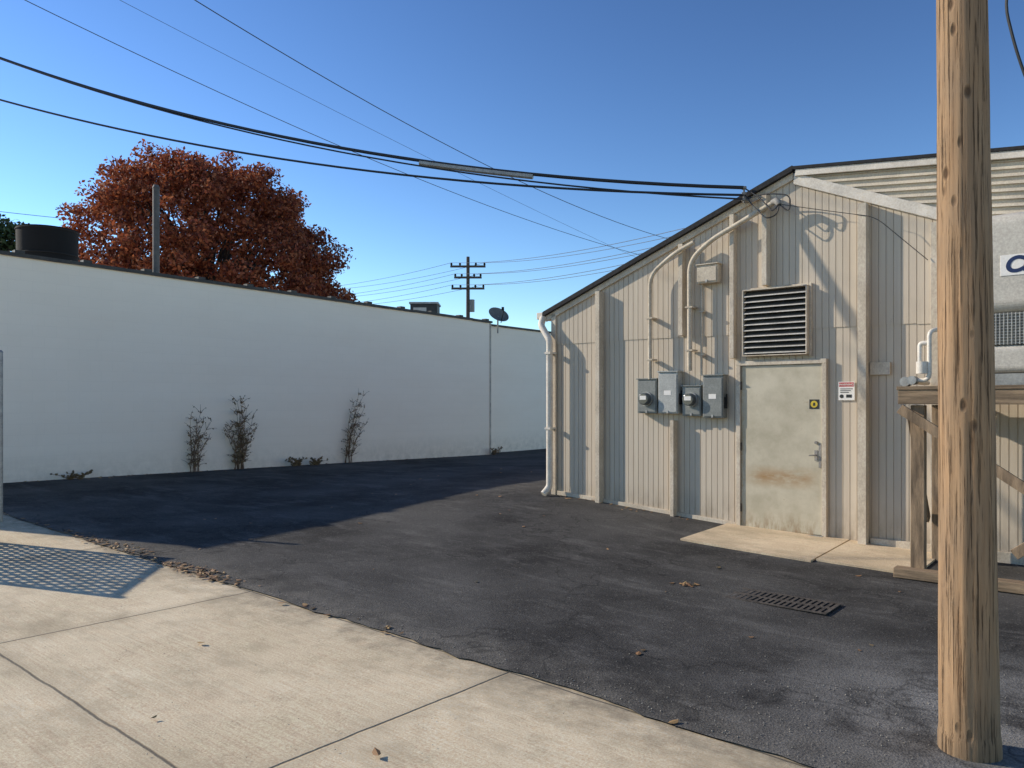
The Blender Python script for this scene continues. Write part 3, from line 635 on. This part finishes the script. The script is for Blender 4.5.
weed('low scrubby weed at the wall foot',6.6,.2,.20,.1,9,4,.3)
weed('low green weed tuft at the wall foot',1.25,.2,.16,.0,9,4,.35)
weed('tiny weed tuft at the wall foot',13.3,.15,.25,.0,7,3,.3)

# ------------------------------------------------------------ chain link fence (its shadow falls on the pavement)
GA=Vector((-6.42,9.66,0)); GB=Vector((-6.10,7.18,0)); GL=(GB-GA).length; GD=(GB-GA).normalized(); MG=frame(GA,GD,Vector((-GD.y,GD.x,0)))
z0=H(GA.x,GA.y); fe=empty('chain_link_fence',MG@T((0,0,z0)),'galvanised chain link fence panel with tall end post','fence')
b=B(); b.tube([(0,0,-.1),(0,0,2.12),(0,0,2.121),(0,0,2.15)],[.030,.030,.035,.015],12); b.build('post',m_galv,fe)
G0=1.10
for x in (G0,GL):
    b=B(); b.tube([(x,0,-.1),(x,0,1.50)],.035,12); b.build('post',m_galv,fe)
for z,r in ((1.46,.028),(.10,.02)):
    b=B(); b.tube([(.036,0,z),(GL-.03,0,z)] if z<1 else [(G0,0,z),(GL,0,z)],r,10); b.build('rail',m_galv,fe)
b=B(); st=.105; H0,H1=.1,1.46
for k in range(-int(1.4/st)+int(G0/st)-1,int(GL/st)+16):
    for sgn in (1,-1):
        x0=k*st if sgn>0 else k*st+(H1-H0); x1=x0+sgn*(H1-H0)
        p0=Vector((x0,0,H0)); p1=Vector((x1,0,H1))
        def clip(a,b_,lo,hi):
            d=b_.x-a.x; ts=sorted([(lo-a.x)/d,(hi-a.x)/d]); t0=max(0,ts[0]); t1=min(1,ts[1]); return (a.lerp(b_,t0),a.lerp(b_,t1)) if t1>t0+.01 else None
        c=clip(p0,p1,G0+.03,GL-.03)
        if c: b.tube([c[0],c[1]],.021,4,cap=False)
b.build('mesh',m_galv,fe)

# ------------------------------------------------------------ drain grate
dg=Vector((2.10,6.46,0)); hz=H(dg.x,dg.y)+.013; MD=frame(Vector((dg.x,dg.y,hz)),D,E)
b=B(); b.box(-.58,.58,-.20,-.17,0,.006); b.box(-.58,.58,.17,.20,0,.006); b.box(-.58,-.55,-.169,.169,0,.006); b.box(.55,.58,-.169,.169,0,.006); b.box(-.549,.549,-.02,.02,0,.0055)
for k in range(23):
    x=-.517+k*.047; b.box(x-.012,x+.012,-.169,-.021,0,.005); b.box(x-.012,x+.012,.021,.169,0,.005)
b.box(-.57,.57,-.19,.19,-.01,-.001,1)
b.build('drain_grate',[m_rust,m_dark],M=MD,label='dusty rectangular storm drain grate set in the asphalt',cat='drain grate')

# ------------------------------------------------------------ fallen leaves, gravel
def scatter(name,pts,size,mat,flat=.35,stone=False):
    b=B()
    for x,y in pts:
        z=H(x,y)+.012; s=size*random.uniform(.5,1.3)
        if stone:
            a=random.uniform(0,6.28); w=[(math.cos(a+k*1.57)*s*random.uniform(.6,1),math.sin(a+k*1.57)*s*random.uniform(.6,1)) for k in range(4)]
            b.add([(x+q[0],y+q[1],z) for q in w]+[(x+q[0]*.5,y+q[1]*.5,z+s*.6) for q in w],[(0,1,5,4),(1,2,6,5),(2,3,7,6),(3,0,4,7),(4,5,6,7)])
        else:
            a=random.uniform(0,6.28); up=random.uniform(.1,.6)*s; ca,sa=math.cos(a),math.sin(a)
            L=[(-1,0,.3),(-.3,.5,0),(.4,.55,.2),(1,0,.9),(.4,-.55,.2),(-.3,-.5,0)]
            b.add([(x+(p*ca-q*sa)*s,y+(p*sa+q*ca)*s,z+.004+r*up) for p,q,r in L],[(0,1,2,3),(0,3,4,5)])
    return b.build(name,mat,kind='stuff')
def inE(a,b_): w=ME@Vector((a,b_,0)); return (w.x,w.y)
pl=[inE(random.uniform(-9,4),random.uniform(-3.5,9)) for _ in range(90)]
pl+=[inE(random.gauss(-3.75,.28),random.gauss(.05,.06)) for _ in range(120)]
pl+=[inE(random.gauss(-5.4,.9),random.gauss(.06,.07)) for _ in range(90)]
pl+=[inE(random.uniform(-9,-1),random.gauss(.02,.04)) for _ in range(60)]
for _ in range(200):
    t=random.uniform(-1,13); w=MW@Vector((t,-abs(random.gauss(0,.15))-.05,0)); pl.append((w.x,w.y))
pl+=[(dg.x-.55+random.gauss(0,.06),dg.y+.36+random.gauss(0,.04)) for _ in range(22)]
for _ in range(60):
    s=random.uniform(.1,5); w=MS@Vector((s,-abs(random.gauss(0,.12))-.06,0)); pl.append((w.x,w.y))
scatter('fallen_leaves',pl,.028,m_dry)
pg=[inE(random.uniform(-7,4),abs(random.gauss(0,.12))) for _ in range(800)]+[(px+random.gauss(-.4,.6),py+random.gauss(.3,.45)) for _ in range(450)]
pg=[p for p in pg if (ME.inverted()@Vector((p[0],p[1],0))).y>.03]
scatter('loose_gravel',pg,.0055,m_grav,stone=True)
pg=[inE(random.uniform(-8,3),random.uniform(-3,-.02)) for _ in range(500)]
scatter('pavement_grit',pg,.004,m_grav,stone=True)

# ------------------------------------------------------------ light and camera
el=math.radians(26.3); az=Vector((-.945,.327,0)).normalized(); S=Vector((az.x*math.cos(el),az.y*math.cos(el),math.sin(el)))
l=bpy.data.lights.new('sun','SUN'); l.energy=5; l.angle=math.radians(.5); l.color=(1,.90,.75)
lo=bpy.data.objects.new('sun',l); COL.objects.link(lo); lo.rotation_euler=S.to_track_quat('Z','Y').to_euler()
w=bpy.data.worlds.new('World'); sc.world=w; w.use_nodes=True; nt=w.node_tree
sk=nt.nodes.new('ShaderNodeTexSky'); sk.sky_type='NISHITA'; sk.sun_disc=False; sk.sun_elevation=el; sk.sun_rotation=math.atan2(az.x,az.y); sk.altitude=200; sk.air_density=1.0; sk.dust_density=0; sk.ozone_density=2.0
gm=nt.nodes.new('ShaderNodeGamma'); gm.inputs[1].default_value=1.58; nt.links.new(sk.outputs[0],gm.inputs[0])
bg=nt.nodes['Background']; bg.inputs[1].default_value=.070; nt.links.new(gm.outputs[0],bg.inputs[0])
cam=bpy.data.cameras.new('camera'); cam.sensor_width=36; cam.lens=770/1024*36; cam.shift_y=18/1024; cam.clip_end=2000
co=bpy.data.objects.new('camera',cam); COL.objects.link(co); co.location=(0,0,1.6); co.rotation_euler=(math.pi/2,0,0); sc.camera=co
